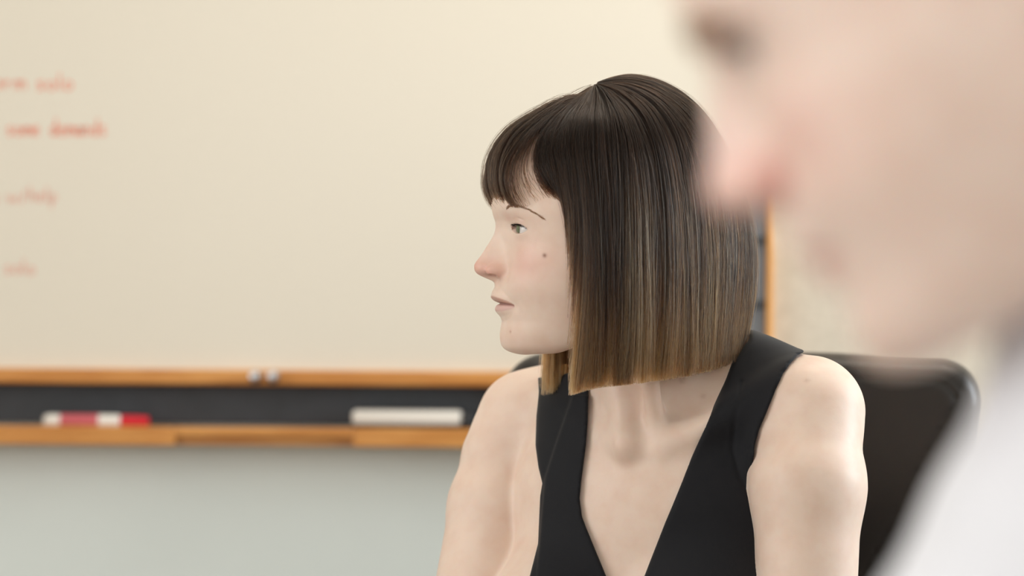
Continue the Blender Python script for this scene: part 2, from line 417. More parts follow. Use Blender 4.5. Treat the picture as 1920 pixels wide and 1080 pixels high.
# handwriting: strokes in letter units (x, y up), baseline 0, x-height 1
GL = {
 's': [[(.85, .85), (.5, 1), (.15, .8), (.4, .52), (.8, .3), (.55, 0), (.1, .12)]],
 'o': [[(.5, 1), (.15, .8), (.1, .3), (.45, 0), (.85, .25), (.85, .75), (.5, 1)]],
 'l': [[(.2, 1.9), (.18, .3), (.45, 0)]],
 'r': [[(.15, 1), (.2, 0)], [(.2, .6), (.5, 1), (.8, .9)]],
 'm': [[(.1, 1), (.12, 0)], [(.12, .7), (.35, 1), (.5, .8), (.5, 0)], [(.5, .7), (.75, 1), (.95, .8), (1.0, 0)]],
 'n': [[(.1, 1), (.12, 0)], [(.12, .7), (.4, 1), (.7, .8), (.75, 0)]],
 'e': [[(.12, .5), (.85, .6), (.75, .95), (.4, 1), (.1, .6), (.2, .1), (.55, 0), (.9, .2)]],
 'a': [[(.8, .9), (.4, 1), (.1, .5), (.35, 0), (.75, .4), (.82, .95), (.82, .1), (.95, 0)]],
 'd': [[(.8, .9), (.4, 1), (.1, .5), (.35, 0), (.75, .3)], [(.85, 1.9), (.82, 0)]],
 'w': [[(.05, 1), (.3, 0), (.5, .8), (.75, 0), (1.0, 1)]],
 '/': [[(.65, 1.6), (.15, -.1)]],
 'h': [[(.15, 1.9), (.15, 0)], [(.15, .6), (.45, 1), (.75, .8), (.78, 0)]],
 'p': [[(.15, 1), (.15, -.8)], [(.15, .8), (.5, 1), (.85, .6), (.5, .05), (.15, .2)]],
}
def handwriting(text, u, v, wpx, hpx, m):
    vs, fs = [], []; rnd = random.Random(text+str(v)); cur = 0
    adv = [(.55 if ch == ' ' else (1.25 if ch in 'mw' else (.6 if ch in 'l/' else 1.05))) for ch in text]
    k = wpx/sum(adv); c0 = W(u, v, 2970)/1000; s = 2970/FPX/1000
    for ch, ad in zip(text, adv):
        for st in GL.get(ch, []):
            jit = rnd.uniform(-.06, .06)
            pts = [(c0[0] + (cur + x*(1.12 if ch in 'mw' else .9))*k*s, c0[2] + (y+jit)*hpx*s) for x, y in st]
            dn = []
            for a, b in zip(pts[:-1], pts[1:]):
                dn += [a, ((a[0]+b[0])/2, (a[1]+b[1])/2)]
            dn.append(pts[-1]); hw = .0010
            i0 = len(vs)
            for q, (x, z) in enumerate(dn):
                a = dn[max(q-1, 0)]; b = dn[min(q+1, len(dn)-1)]
                dx, dz = b[0]-a[0], b[1]-a[1]; l = math.hypot(dx, dz) + 1e-9
                nx, nz = -dz/l*hw, dx/l*hw
                vs += [(x+nx, -.0303, z+nz), (x-nx, -.0303, z-nz)]
            for q in range(len(dn)-1):
                fs.append((i0+2*q, i0+2*q+1, i0+2*q+3, i0+2*q+2))
        cur += ad
    me = bpy.data.meshes.new('handwriting'); me.from_pydata(vs, [], fs); me.update()
    link('handwriting', me, m, bd)
handwriting('orm', -14, 167, 64, 16, M['ink'])
handwriting('solo', 68, 168, 72, 16, M['ink'])
handwriting('some', 12, 254, 64, 16, M['ink'])
handwriting('demands', 94, 254, 108, 17, M['ink'])
handwriting('w/', 12, 380, 36, 15, M['ink_faint'])
handwriting('help', 54, 378, 56, 15, M['ink_faint'])
handwriting('solo', 8, 514, 60, 15, M['ink_faint'])
handwriting('s', -14, 380, 14, 15, M['ink_faint'])
# ------------------------------------------------------------------ heads (implicit, millimetres)
def lut(pts, sig=1.0, lo=-140, hi=140, n=1401):
    pts = sorted(pts); x = np.linspace(lo, hi, n); y = np.interp(x, [p[0] for p in pts], [p[1] for p in pts])
    if sig > 0:
        st = (hi-lo)/(n-1); r = int(4*sig/st)+1; k = np.exp(-0.5*(np.arange(-r, r+1)*st/sig)**2); k /= k.sum()
        y = np.convolve(np.pad(y, r, mode='edge'), k, 'valid')
    return lambda q: np.interp(q, x, y)
PROFILE = [(-130, 40), (-110, 66), (-108, 76), (-106.6, 81), (-105.1, 84.5), (-102.3, 88.4), (-97, 91.1), (-90.2, 91.9), (-84.2, 91.1), (-78.2, 89.7), (-74.4, 91.4),
           (-70.8, 94.8), (-68.4, 95.8), (-65.8, 95.2), (-63.6, 93.2), (-62.4, 93.0), (-60.4, 97.1), (-57.5, 99.5), (-54.9, 98.9), (-49.6, 97.2), (-45.9, 97.2),
           (-44.2, 99.0), (-42.4, 104), (-40.2, 108.5), (-38.4, 111.6), (-36, 113.4), (-31.6, 114), (-27.8, 112.2), (-20.3, 106.8),
           (-12, 101.7), (-4.5, 97.1), (1.4, 94.7), (5.4, 94.2), (12.2, 96.6), (30, 97), (50, 94), (70, 85), (95, 60)]
BASEP = [(-130, 40), (-110, 66), (-108, 76), (-106.6, 81), (-105.1, 84.5), (-102.3, 88.4), (-97, 91.1), (-90.2, 91.9), (-84.2, 91.0), (-78.2, 89.6), (-70, 91.0), (-63, 92.8),
         (-56, 94.6), (-50, 95), (-44, 94), (-36, 91.5), (-25, 89.5), (-12, 89.2), (0, 91), (6, 93.4), (12.2, 96.4), (30, 97), (50, 94), (70, 85), (95, 60)]
def head_params(**k):
    d = dict(noseK=1.0, alaS=1.0, jawflat=0, brow=0.0, lipK=1.0, chinw=1.0)
    d.update(k)
    P = lut(PROFILE, 0.75); B = lut(BASEP, 1.6)
    d['B'] = B
    zz = np.linspace(-140, 140, 2801); N = P(zz) - B(zz)
    sw = np.clip((zz+53)/6, 0, 1); sw = sw*sw*(3-2*sw); bt = np.clip((zz+90)/8, 0, 1)
    nose = N*sw*np.clip((14-zz)/4, 0, 1)*d['noseK']; lips = N*(1-sw)*bt*d['lipK']
    d['N'] = lambda q: np.interp(q, zz, nose); d['L'] = lambda q: np.interp(q, zz, lips)
    d['w'] = lut([(-130, 20), (-112, 28), (-106, 37), (-95, 46), (-80, 53), (-65, 58), (-50, 62.5), (-35, 66), (-20, 68), (0, 67.5), (20, 66), (50, 64), (90, 50)], 5)
    d['p'] = lut([(-130, 2.0), (-95, 2.0), (-70, 2.15), (-45, 2.3), (-15, 2.25), (10, 2.5), (60, 2.4)], 5)
    d['wn'] = lut([(-60, 6), (-46, 4.6), (-41.5, 4.2), (-39, 5.8), (-36.5, 10.0), (-31, 10.4), (-22, 9.2), (-10, 7.6), (0, 8.0), (10, 13)], 0.9)
    jf = d['jawflat']
    d['zj'] = lut([(-60, -40), (-20, -60), (0-jf, -76), (20-jf, -91), (44-jf*.6, -104.0), (60, -106.2), (78, -107.6), (95, -107.2), (120, -105)], 5)
    return d
EYE_C = (71.8, 31.0, -0.8); EYE_R = 12.0
def sstep(x, a, b):
    t = np.clip((x-a)/(b-a), 0, 1); return t*t*(3-2*t)
def head_sdf(q, d):
    f, s, z = q[:, 0], q[:, 1], q[:, 2]; a = np.abs(s)
    D = d['N'](z)*np.exp(-(a/d['wn'](z))**2.3)
    # lips: taper towards the corners, drawn along a line that dips slightly
    t = np.sqrt(np.clip(1-(a/26.0)**2, 0.04, 1)); zs = -62.9 - 1.7*(a/24)**2
    z2 = -62.9 + (z-zs)/np.maximum(t, 0.30)
    D = D + d['L'](z2)*sstep(a, 27, 9)
    D = D - 2.2*np.exp(-((z-zs)/1.0)**2)*sstep(a, 26, 21)                      # parting of the lips
    D = D - 1.2*np.exp(-((a-27)/4)**2-((z+65)/5)**2)                          # corner dimple
    D = D - 0.7*np.exp(-(a/3.0)**2-((z+52)/5)**2)                             # philtrum
    D = D + d.get('bridge', 0)*np.exp(-(a/9.0)**2-((z+3)/13)**2)
    D = D - 5.0*np.exp(-((a-26)/12.5)**2-((z-3)/9.5)**2) - 3.4*np.exp(-((a-16)/6)**2-((z-4)/8)**2)
    D = D + (1.0+d['brow'])*np.exp(-((a-30)/18)**2-((z-17)/5)**2)
    D = D + 3.0*np.exp(-((a-44)/15)**2-((z+25)/13)**2)
    D = D - 1.6*np.exp(-((a-20)/4.0)**2-((z+38)/8)**2)                        # crease beside the nose wing
    D = D - 1.0*np.exp(-((a-34)/9)**2-((z+60)/14)**2)
    D = D*sstep(f, 25, 58)
    B = d['B'](z); w = d['w'](z)*d['chinw']; p = d['p'](z); f0 = 15.0
    u = np.abs((f-D-f0)/(B-f0)); v = a/w
    rf = (u**p + v**p + 1e-9)**(1/p)
    rb = np.sqrt(((f-f0)/62)**2 + v*v)
    rho = np.where(f-D > f0, rf, rb)
    g = (rho-1)*np.minimum(B-f0, w)*0.95
    g = smax(g, z-58, 20)
    zj = d['zj'](f) + 5.0*sstep(a, 26, 4)*sstep(f, 74, 50)
    g = smax(g, zj-z, 9)
    cr = ellip(q, (-1.0, 0, 24), (94, 70, 80))
    h = smin(g, cr, 14)
    # nose tip, wings and nostrils
    qa = np.stack([f, a, z], 1); ak = d['alaS']
    h = smin(h, ellip(qa, (95.6, 10.8*ak, -35.6), (10.6*ak, 5.4*ak, 6.0*ak)), 5.0)
    h = smin(h, ellip(qa, (106.2, 2.6, -33.4), (6.6, 5.6, 5.6)), 4)
    ca, sa = math.cos(.30), math.sin(.30)
    R = np.array([[ca, 0, sa], [0, 1, 0], [-sa, 0, ca]])
    h = smax(h, -ellip(qa, (101.2, 9.6, -40.2), (5.6, 5.2, 2.5), R), 0.6)
    # eyes: lids as a shell over the ball, then the almond opening
    e = qa - np.array(EYE_C); r = np.sqrt((e*e).sum(1)) + 1e-6
    h = smin(h, r-(EYE_R+1.35), 3.2)
    az = np.degrees(np.arctan2(e[:, 1], e[:, 0])); el = np.degrees(np.arcsin(np.clip(e[:, 2]/r, -1, 1)))
    # lid crease
    ec = 34 - 12*((az-5)/55)**2
    h = h + 1.0*np.exp(-((el-ec)/3.4)**2)*sstep(np.abs(az-12), 58, 30)*sstep(r, 19, 15)
    u = (az-19)/50.0
    up = -5*(u*.5+.5) + 18.0*np.clip(1-np.abs(u)**2.3, -2, 1); lw = -5*(u*.5+.5) - 18.0*np.clip(1-np.abs(u)**2.2, -2, 1)
    op = np.maximum(el-up, lw-el)*EYE_R*math.pi/180
    op = np.maximum(op, 8-e[:, 0]*3)
    cut = np.maximum(np.maximum(op, (EYE_R-1.5)-r), r-(EYE_R+4.5))
    return np.maximum(h, -cut)

def frame(origin, yaw, pitch=0.0, roll=0.0):
    """rows: forward, left side, up, for a head that faces picture-left turned yaw degrees to the camera and bowed by pitch"""
    y, p = math.radians(yaw), math.radians(pitch)
    F = np.array([-math.cos(y), -math.sin(y), 0.0]); S = np.array([math.sin(y), -math.cos(y), 0.0]); U = np.array([0, 0, 1.0])
    F2 = F*math.cos(p) - U*math.sin(p); U2 = U*math.cos(p) + F*math.sin(p)
    ro = math.radians(roll); S3 = S*math.cos(ro)+U2*math.sin(ro); U3 = U2*math.cos(ro)-S*math.sin(ro)
    return np.array(origin), np.stack([F2, S3, U3])
YH = 2005.0; YAW = 10.0; HS = YH/2030.0
OH, RH = frame(W(1140, 430, YH), YAW)
HP = head_params()
def to_head(P): return (P-OH) @ RH.T/HS
def from_head(q): return np.asarray(q)*HS @ RH + OH

# ------------------------------------------------------------------ the woman's body
SHR = W(1522, 770, 1978); SHL = W(974, 800, 2128)          # shoulder joints, picture right and left
TY = math.radians(23)
TR = np.array([[math.cos(TY), math.sin(TY), 0], [-math.sin(TY), math.cos(TY), 0], [0, 0, 1.0]]).T  # columns: torso side, depth, up
mid = (SHR+SHL)/2
def tp(x, y, z):    # torso coordinates: x to picture right along the shoulders, y away from the camera, z up, from the shoulder midpoint
    ax = np.array([math.cos(TY), -math.sin(TY), 0]); ay = np.array([math.sin(TY), math.cos(TY), 0])
    return mid + ax*x + ay*y + np.array([0, 0, z])
TR = np.stack([[math.cos(TY), -math.sin(TY), 0], [math.sin(TY), math.cos(TY), 0], [0, 0, 1.0]], 1)
NOTCH = W(1210, 838, 1966)
ELR = W(1512, 1205, 1935); ELL = W(880, 1190, 2050)
HANDR = tp(45, -260, -395); HANDL = tp(-35, -275, -395)
NB = W(1232, 770, 2058)
def torso_sdf(P):
    d = ellip(P, tp(0, 8, -150), (142, 94, 190), TR)
    d = smin(d, ellip(P, tp(0, 18, -420), (150, 102, 190), TR), 60)
    d = smin(d, ellip(P, tp(0, -12, -62), (118, 66, 72), TR), 40)
    for sx in (-1, 1):
        d = smin(d, ellip(P, tp(sx*70, -64, -172), (60, 52, 62), TR), 34)
    d = smin(d, cap(P, W(1330, 682, 2066), W(1515, 745, 1992), 34, 32), 30)
    d = smin(d, cap(P, W(1110, 726, 2142), W(985, 776, 2134), 32, 32), 30)
    d = smin(d, cap(P, tp(-60, 8, 8), tp(60, 8, 8), 46, 46), 40)
    d = smin(d, cap(P, SHR*.80+SHL*.20, SHR, 36, 37), 14)
    d = smin(d, cap(P, SHR*.20+SHL*.80, SHL*.96+SHR*.04, 35, 35), 14)
    return d
def neck_sdf(P):
    d = cap(P, from_head((-24, 0, -40)), NB, 48, 53)
    return d
def arm_sdf(P):
    r1 = smin(cap(P, SHR+np.array([3, 0, -2]), W(1514, 905, 1958), 33.5, 44), cap(P, W(1514, 905, 1958), ELR, 44, 39), 20)
    d = smin(r1, cap(P, ELR, HANDR, 38, 25), 14)
    m1, m2 = W(950, 858, 2114), W(926, 950, 2098)
    l1 = smin(cap(P, W(990, 794, 2126), m1, 40, 37.5), cap(P, m1, m2, 37.5, 38.5), 10); l1 = smin(l1, cap(P, m2, ELL, 38.5, 37), 12)
    l = smin(l1, cap(P, ELL, HANDL, 36, 25), 14)
    return np.minimum(d, l)
def hand_sdf(P, H, EL, sgn):
    ax = (H-EL)/np.linalg.norm(H-EL); side = np.cross(ax, [0, 0, 1.0]); side /= np.linalg.norm(side)
    c = H + ax*45
    d = cap(P, H, c, 25, 24); d = smin(d, cap(P, c-side*22, c+side*22, 15, 15), 14)
    for k, (off, ln) in enumerate(((-27, 58), (-9, 72), (9, 78), (27, 68))):
        b = c + side*off*sgn + ax*8; m_ = b + ax*ln*.5; e = m_ + ax*ln*.42 - np.array([0, 0, 14])
        d = smin(d, smin(cap(P, b, m_, 9.5, 8.5), cap(P, m_, e, 8.5, 7), 3), 4)
    b = H - side*20*sgn + ax*10; m_ = b - side*22*sgn + ax*26
    d = smin(d, smin(cap(P, b, m_, 12, 10), cap(P, m_, m_ + ax*28, 10, 8), 4), 8)
    return d
def body_sdf(P, arms=True, lerp=False):
    out = np.full(len(P), 60.0)
    zc = 1062.0
    hi = P[:, 2] > 1040
    q = P[hi]; qh = to_head(q)
    hd = head_sdf(qh, HP)*HS
    out[hi] = hd
    nk = neck_sdf(P)
    out = smin(out, nk, 14)
    t = torso_sdf(P)
    # neck muscles and collar bones
    ear = from_head((-12, 52, -30))
    scm = cap(P, ear, NOTCH + np.array([10, 12, 8]), 14, 5)
    scm2 = cap(P, from_head((-10, -50, -30)), NOTCH + np.array([-16, 12, 4]), 13, 5)
    b = smin(t, out, 34)
    b = smin(b, scm, 18); b = smin(b, scm2, 20)
    for S_, sg in ((SHR, 1), (SHL, -1)):
        kk = NOTCH + np.array([sg*15, 8 - 3*sg, 0]); e = S_*.86 + mid*.14 + np.array([0, -22, 24])
        b = smin(b, cap(P, kk + np.array([0, 5, 0]), e, 6, 6), 20)
    b = smax(b, -ellip(P, NOTCH + np.array([-2, -13, 10]), (10, 11, 12)), 20)
    lowP = P[:, 2] < 1115
    a = np.full(len(P), 200.0); a[lowP] = arm_sdf(P[lowP])
    # arm joins the shoulder above the armpit, and only touches the chest below it
    kk = 6 + 22*sstep(P[:, 2], 985, 1035)
    if lerp:
        return np.where(lowP, b + (smin(b, a, kk)-b)*sstep(P[:, 2], 985, 1018), b)
    b = np.where(lowP, smin(b, a, kk), b)
    lowH = P[:, 2] < 780
    if lowH.any():
        q = P[lowH]; hh = np.minimum(hand_sdf(q, HANDR, ELR, 1), hand_sdf(q, HANDL, ELL, -1))
        b[lowH] = smin(b[lowH], hh, 8)
    return b
ox, oy, oz = OH
xs = axis([-120, (-52, 4), (-38, 1.5), (-12, 1.0), (26, 0.75), (75, 1.2), (150, 3.5), (340, 4)])
ys = axis([1600, (1860, 6), (1900, 5), (1942, 3), (1975, 1.2), (2018, 0.85), (2045, 1.0), (2085, 2), (2220, 5)])
zs = axis([560, (880, 5), (1050, 3.5), (1088, 2.2), (1122, 1.2), (1190, 0.9), (1208, 0.7), (1220, 1.0), (1250, 2.5), (1325, 4)])
P_, Q_ = surface_nets(xs, ys, zs, body_sdf, project=4, maxmove=3.0)
woman = thing('person', 'woman with brown bob and bangs in black sleeveless V-neck top, seated, looking left', 'person', (mid[0]/1000, mid[1]/1000, 0))
def finish(o, parent):       # mesh made in world coordinates under an Empty
    o.parent = parent; o.matrix_parent_inverse = Matrix.Translation(-Vector(parent.location)); return o
body_me = mesh_np('body', P_, Q_)
def skin_colors(P, q, base, man=False):
    c = np.tile(np.array(base), (len(P), 1))
    f, s, z = q.T; a = np.abs(s)
    def mixto(col, m_):
        nonlocal c
        c = c*(1-m_[:, None]) + np.array(col)*m_[:, None]
    front = sstep(f, 30, 60)
    mixto(srgb(226, 160, 148), 0.42*np.exp(-((a-42)/16)**2-((z+30)/16)**2)*front)         # cheek
    mixto(srgb(224, 150, 134), 0.50*np.exp(-(a/15)**2-((z+33)/9)**2)*sstep(f, 88, 98))       # nose
    mixto(srgb(214, 130, 110), 0.35*np.exp(-((a-13)/5)**2-((z+37)/6)**2)*sstep(f, 80, 90))
    mixto(srgb(226, 188, 170), 0.3*np.exp(-(a/24)**2-((z+92)/9)**2)*front)
    mixto(srgb(214, 170, 154), 0.4*np.exp(-((a-32)/14)**2-((z-6)/6)**2)*front)            # lids
    mixto(srgb(140, 62, 54), 0.95*np.exp(-((f-101.5)/5.0)**2-((a-9)/4)**2-((z+40.2)/1.5)**2))   # nostril
    e = np.stack([f, a, z], 1) - np.array(EYE_C); r = np.sqrt((e*e).sum(1))
    mixto(srgb(206, 160, 146), 0.6*(r < EYE_R+1.0)*(e[:, 0] > 1))                         # lid rim
    t = np.sqrt(np.clip(1-(a/26.0)**2, 0.001, 1)); zl = -62.9-1.7*(a/24)**2; dz = z-zl
    up = sstep(dz, 6.4*t+.5, 6.4*t-1.0)*(dz > 0); lo = sstep(-dz, 7.4*t+.6, 7.4*t-1.2)*(dz <= 0)
    lip = np.clip(up+lo, 0, 1)*(a < 26)*sstep(f, 72, 78)
    mixto(srgb(196, 152, 136) if not man else srgb(212, 150, 146), 0.85*lip*(dz > 0)); mixto(srgb(212, 172, 164) if not man else srgb(212, 150, 146), 0.85*lip*(dz <= 0))
    mixto(srgb(120, 66, 60), 0.7*np.exp(-(dz/0.8)**2)*(a < 25.5)*sstep(f, 72, 78))
    return c
qh = to_head(P_)
SKIN = srgb(234, 211, 195)
cols = skin_colors(P_, qh, SKIN)
print('body verts', len(P_))
bvh_pts = [Vector(p*0.001) for p in P_]
BV = BVHTree.FromPolygons(bvh_pts, Q_.tolist())
CAMP = Vector((0, 0, CAM_Z))
def cast(u, v, maxd=10.0):
    d = Vector(W(u, v, 2000.0)*0.001) - CAMP; d.normalize()
    h = BV.ray_cast(CAMP, d, maxd); return h[0], h[1]
def mole(u, v, rad, col, k):
    global cols
    p, n = cast(u, v)
    if p is None: return
    dd = np.sqrt(((P_ - np.array(p)*1000)**2).sum(1)); m_ = k*np.exp(-(dd/rad)**2)[:, None]
    cols = cols*(1-m_) + np.array(col)*m_
mole(1021, 479, 1.7, srgb(140, 88, 70), 0.9); mole(957, 622, 1.1, srgb(170, 110, 90), 0.6)
for u, v in ((1276, 714), (1282, 711), (1318, 743), (1514, 713)): mole(u, v, 1.9, srgb(170, 125, 105), 0.35)
set_colors(body_me, cols)
body = finish(link('body', body_me, M['skin']), woman)

# eyeballs with iris, pupil
def eyeball(parent, R0, O0, sgn, scale=1.0, iris=(112, 122, 84)):
    n, mth = 40, 28; vs, fs, cs = [], [], []
    for i in range(mth+1):
        th = math.pi*i/mth * (1.0 if i > 14 else 1.0)
        for k in range(n):
            ph = 2*math.pi*k/n
            r = EYE_R - 0.15
            x, y, z = math.cos(th), math.sin(th)*math.cos(ph), math.sin(th)*math.sin(ph)
            deg = math.degrees(th)
            bulge = 0.9*max(0, 1-(deg/27)**2)
            v = np.array(EYE_C)*np.array([1, sgn, 1]) + np.array([x, y, z])*(r+bulge)
            vs.append(v*scale @ R0 + O0)
            if deg < 9: col = (0.006, 0.006, 0.006)
            elif deg < 26: col = tuple(np.array(srgb(*iris))*(0.75+0.35*math.sin(ph*17)*math.sin(ph*7+1)) * (0.55 if deg > 22 else 1))
            else: col = srgb(224, 219, 216)
            cs.append(col)
    for i in range(mth):
        for k in range(n):
            k2 = (k+1) % n; fs.append((i*n+k, i*n+k2, (i+1)*n+k2, (i+1)*n+k))
    me = mesh_np('eyeball', np.array(vs), np.array(fs)); set_colors(me, np.array(cs))
    return finish(link('eyeball', me, M['eye']), parent)
M['eye'] = mat('eyeball', (1, 1, 1), 0.08, 0.6, coat=0.6, coat_rough=0.03); use_tint(M['eye'])
eyeball(woman, RH*HS, OH, 1); eyeball(woman, RH*HS, OH, -1)

# ------------------------------------------------------------------ clothes
def poly_sdf(px, pz, poly):
    V = np.asarray(poly, float); d = np.full(len(px), 1e18); s = np.ones(len(px)); n = len(V)
    for i in range(n):
        a = V[i]; b = V[i-1]; ex, ez = b[0]-a[0], b[1]-a[1]; wx_, wz_ = px-a[0], pz-a[1]
        t = np.clip((wx_*ex+wz_*ez)/(ex*ex+ez*ez), 0, 1); bx, bz = wx_-ex*t, wz_-ez*t
        d = np.minimum(d, bx*bx+bz*bz)
        c1 = pz >= a[1]; c2 = pz < b[1]; c3 = ex*wz_ > ez*wx_
        s = np.where((c1 & c2 & c3) | (~c1 & ~c2 & ~c3), -s, s)
    return s*np.sqrt(d)
def wpoly(pts, Y): return [(W(u, v, Y)[0], W(u, v, Y)[2]) for u, v in pts]
RIGHT_STRAP = wpoly([(1440, 560), (1410, 639), (1379, 672), (1361, 713), (1331, 772), (1294, 854), (1257, 943), (1244, 974), (1165, 1180), (1165, 1400), (1700, 1400), (1700, 1010), (1424, 1000), (1408, 930), (1408, 891), (1405, 858), (1408, 832), (1416, 802), (1431, 765), (1446, 728), (1461, 698), (1476, 680), (1494, 666), (1527, 655), (1560, 560)], 1985)
LEFT_STRAP = wpoly([(1010, 712), (1011, 737), (1006, 782), (1004, 835), (1009, 873), (1016, 901), (1012, 925), (1008, 1010), (985, 1090), (800, 1180), (700, 1400), (1180, 1400), (1180, 1180), (1094, 974), (1087, 955), (1083, 923), (1086, 892), (1095, 829), (1099, 782), (1101, 731), (1108, 690)], 2050)
def top_sdf(P):
    t = body_sdf(P, lerp=True); t0 = t
    reg = np.minimum(poly_sdf(P[:, 0], P[:, 2], RIGHT_STRAP), poly_sdf(P[:, 0], P[:, 2], LEFT_STRAP))
    # princess seam beside the armhole on the right, folded facing on the left
    off = 3.4
    def groove(pts, Y, depth, wd):
        nonlocal t
        pl = wpoly(pts, Y); d = np.full(len(P), 1e9)
        for a, b in zip(pl[:-1], pl[1:]):
            ex, ez = b[0]-a[0], b[1]-a[1]; tt = np.clip(((P[:, 0]-a[0])*ex+(P[:, 2]-a[1])*ez)/(ex*ex+ez*ez), 0, 1)
            d = np.minimum(d, np.hypot(P[:, 0]-a[0]-ex*tt, P[:, 2]-a[1]-ez*tt))
        t = t + depth*np.exp(-(d/wd)**2)
    groove([(1388, 716), (1373, 780), (1370, 840), (1382, 890), (1405, 935)], 1985, 1.1, 2.0)
    # the left facing is folded over: raised between the fold line and the neckline
    fl = wpoly([(1072, 737), (1040, 829), (1020, 890), (1014, 960), (1000, 1100), (1200, 1100), (1120, 737)], 2050)
    fd = poly_sdf(P[:, 0], P[:, 2], fl)
    t = t - 2.4*sstep(fd, 0.8, -1.2)*sstep(P[:, 2], 880, 930) + 0.0
    d = smax(t-off, reg, 3.0)
    d = np.maximum(d, -(t0+4))
    return np.maximum(d, 700-P[:, 2])
xs = axis([-60, (300, 1.9)]); ys = axis([1860, (2220, 3.0)]); zs = axis([690, (880, 6), (1120, 1.8)])
P2, Q2 = surface_nets(xs, ys, zs, top_sdf, project=4, maxmove=1.6)
top = finish(link('sleeveless_top', mesh_np('sleeveless_top', P2, Q2), M['cloth_black']), woman)
print('top verts', len(P2))
# dark trousers, mostly below the picture
hipc = tp(0, 30, -465)
def trousers_sdf(P):
    d = ellip(P, hipc, (160, 112, 108), TR)
    for sx in (-1, 1):
        hip = hipc + (tp(sx*85, 0, 0)-mid); kn = hipc + (tp(sx*110, -430, 5)-mid); an = kn + (tp(0, 15, -480)-mid) + np.array([0, 0, 0])
        d = smin(d, cap(P, hip, kn, 88, 62), 30); d = smin(d, cap(P, kn, an, 60, 46), 15)
    d = smin(d, ellip(P, tp(0, 22, -440), (152, 106, 110), TR), 30)
    return np.maximum(d, P[:, 2]-715)
xs = axis([-260, (420, 10)]); ys = axis([1480, (2300, 10)]); zs = axis([20, (740, 10)])
P3, Q3 = surface_nets(xs, ys, zs, trousers_sdf, project=2, maxmove=6)
tro = finish(link('trousers', mesh_np('trousers', P3, Q3), M['cloth_black']), woman)
for sx in (-1, 1):
    kn = hipc + (tp(sx*110, -430, 5)-mid); an = kn + (tp(0, 15, -480)-mid)
    def shoe_sdf(P, an=an):
        toe = an + (tp(0, -150, 0)-mid)
        d = cap(P, np.array([an[0], an[1], 42]), np.array([toe[0], toe[1], 30]), 42, 30)
        d = smin(d, cap(P, np.array([an[0], an[1], 45]), np.array([an[0], an[1], 95]), 42, 44), 15)
        return np.maximum(d, 2-P[:, 2])
    c = an
    Pp, Qp = surface_nets(axis([c[0]-120, (c[0]+120, 7)]), axis([c[1]-240, (c[1]+90, 7)]), axis([-6, (110, 7)]), shoe_sdf, project=2, maxmove=4)
    finish(link('shoe', mesh_np('shoe', Pp, Qp), M['black_plastic']), woman)
# ------------------------------------------------------------------ hair: meridians of the outer shape, from the crown to the hem
def solve(u, v, s):
    """head coordinates of the point at side offset s seen at u, v"""
    f, z = (1140-u)/2.217, (430-v)/2.217
    for _ in range(12):
        Y = from_head((f, s, z))[1]; X, _, Z = W(u, v, Y)
        p = from_head((f, s, z)); f -= (X-p[0])/math.cos(math.radians(YAW)); z += (Z-p[2])
    return (f, s, z)
NEAR = [
 (0,   [(1110,160,0),(1062,176,0),(1005,207,0),(954,240,0),(923,282,0),(912,326,0),(916,362,0),(934,396,0)]),
 (26,  [(1111,160,2),(1066,180,8),(1012,213,17),(966,249,25),(942,290,31),(936,330,34),(944,366,34),(960,389,33)]),
 (46,  [(1112,160,3),(1072,184,13),(1026,218,28),(986,257,41),(960,300,49),(953,336,52),(960,366,52),(972,388,51)]),
 (60,  [(1113,160,3),(1080,186,17),(1044,221,35),(1022,262,50),(1024,306,60),(1038,345,65),(1052,376,66),(1062,400,67)]),
 (72,  [(1114,160,3),(1094,186,20),(1072,224,42),(1066,275,60),(1078,345,72),(1087,450,77),(1080,590,76),(1066,735,73)]),
 (90,  [(1116,159,3),(1118,190,28),(1116,230,54),(1118,290,71),(1124,370,81),(1128,480,86),(1126,610,83),(1118,722,77)]),
 (115, [(1118,158,3),(1152,182,26),(1184,225,50),(1204,290,69),(1214,380,80),(1216,490,84),(1214,610,82),(1208,712,76)]),
 (140, [(1120,157,2),(1182,168,18),(1236,202,38),(1274,265,54),(1296,360,64),(1306,480,68),(1304,600,67),(1300,698,62)]),
 (160, [(1120,156,1),(1190,153,9),(1256,178,20),(1318,236,31),(1358,325,38),(1378,440,42),(1376,560,42),(1364,678,39)]),
 (180, [(1120,155,0),(1186,143,0),(1256,163,0),(1318,213,0),(1372,305,0),(1410,430,0),(1413,550,0),(1394,655,0)]),
]
keys, tab = [], []
for th, pts in NEAR:
    keys.append(th); tab.append([solve(*p) for p in pts])
for th, pts in reversed(NEAR[1:-1]):
    keys.append(360-th); tab.append([(f, -s, z) for f, s, z in (solve(*p) for p in pts)])
keys.append(360); tab.append(tab[0])
keys = np.array(keys, float); tab = np.array(tab)
for i_, k_ in enumerate(keys):
    if 215 <= k_ <= 290:
        tab[i_, -1, 2] -= 5; tab[i_, -2, 2] -= 2
        tab[i_, -1, 1] += 20; tab[i_, -2, 1] += 12; tab[i_, -3, 1] += 3
tab = tab          # (K, 8, 3)
def catmull(T, u):
    """T (n, k, 3) control rows, u (n, m) in 0..k-1"""
    k = T.shape[1]; i = np.clip(np.floor(u).astype(int), 0, k-2); t = (u-i)[..., None]
    g = lambda j: np.take_along_axis(T, np.clip(j, 0, k-1)[..., None].repeat(3, -1), 1)
    p0, p1, p2, p3 = g(i-1), g(i), g(i+1), g(i+2)
    return 0.5*((2*p1) + (-p0+p2)*t + (2*p0-5*p1+4*p2-p3)*t*t + (-p0+3*p1-3*p2+p3)*t**3)
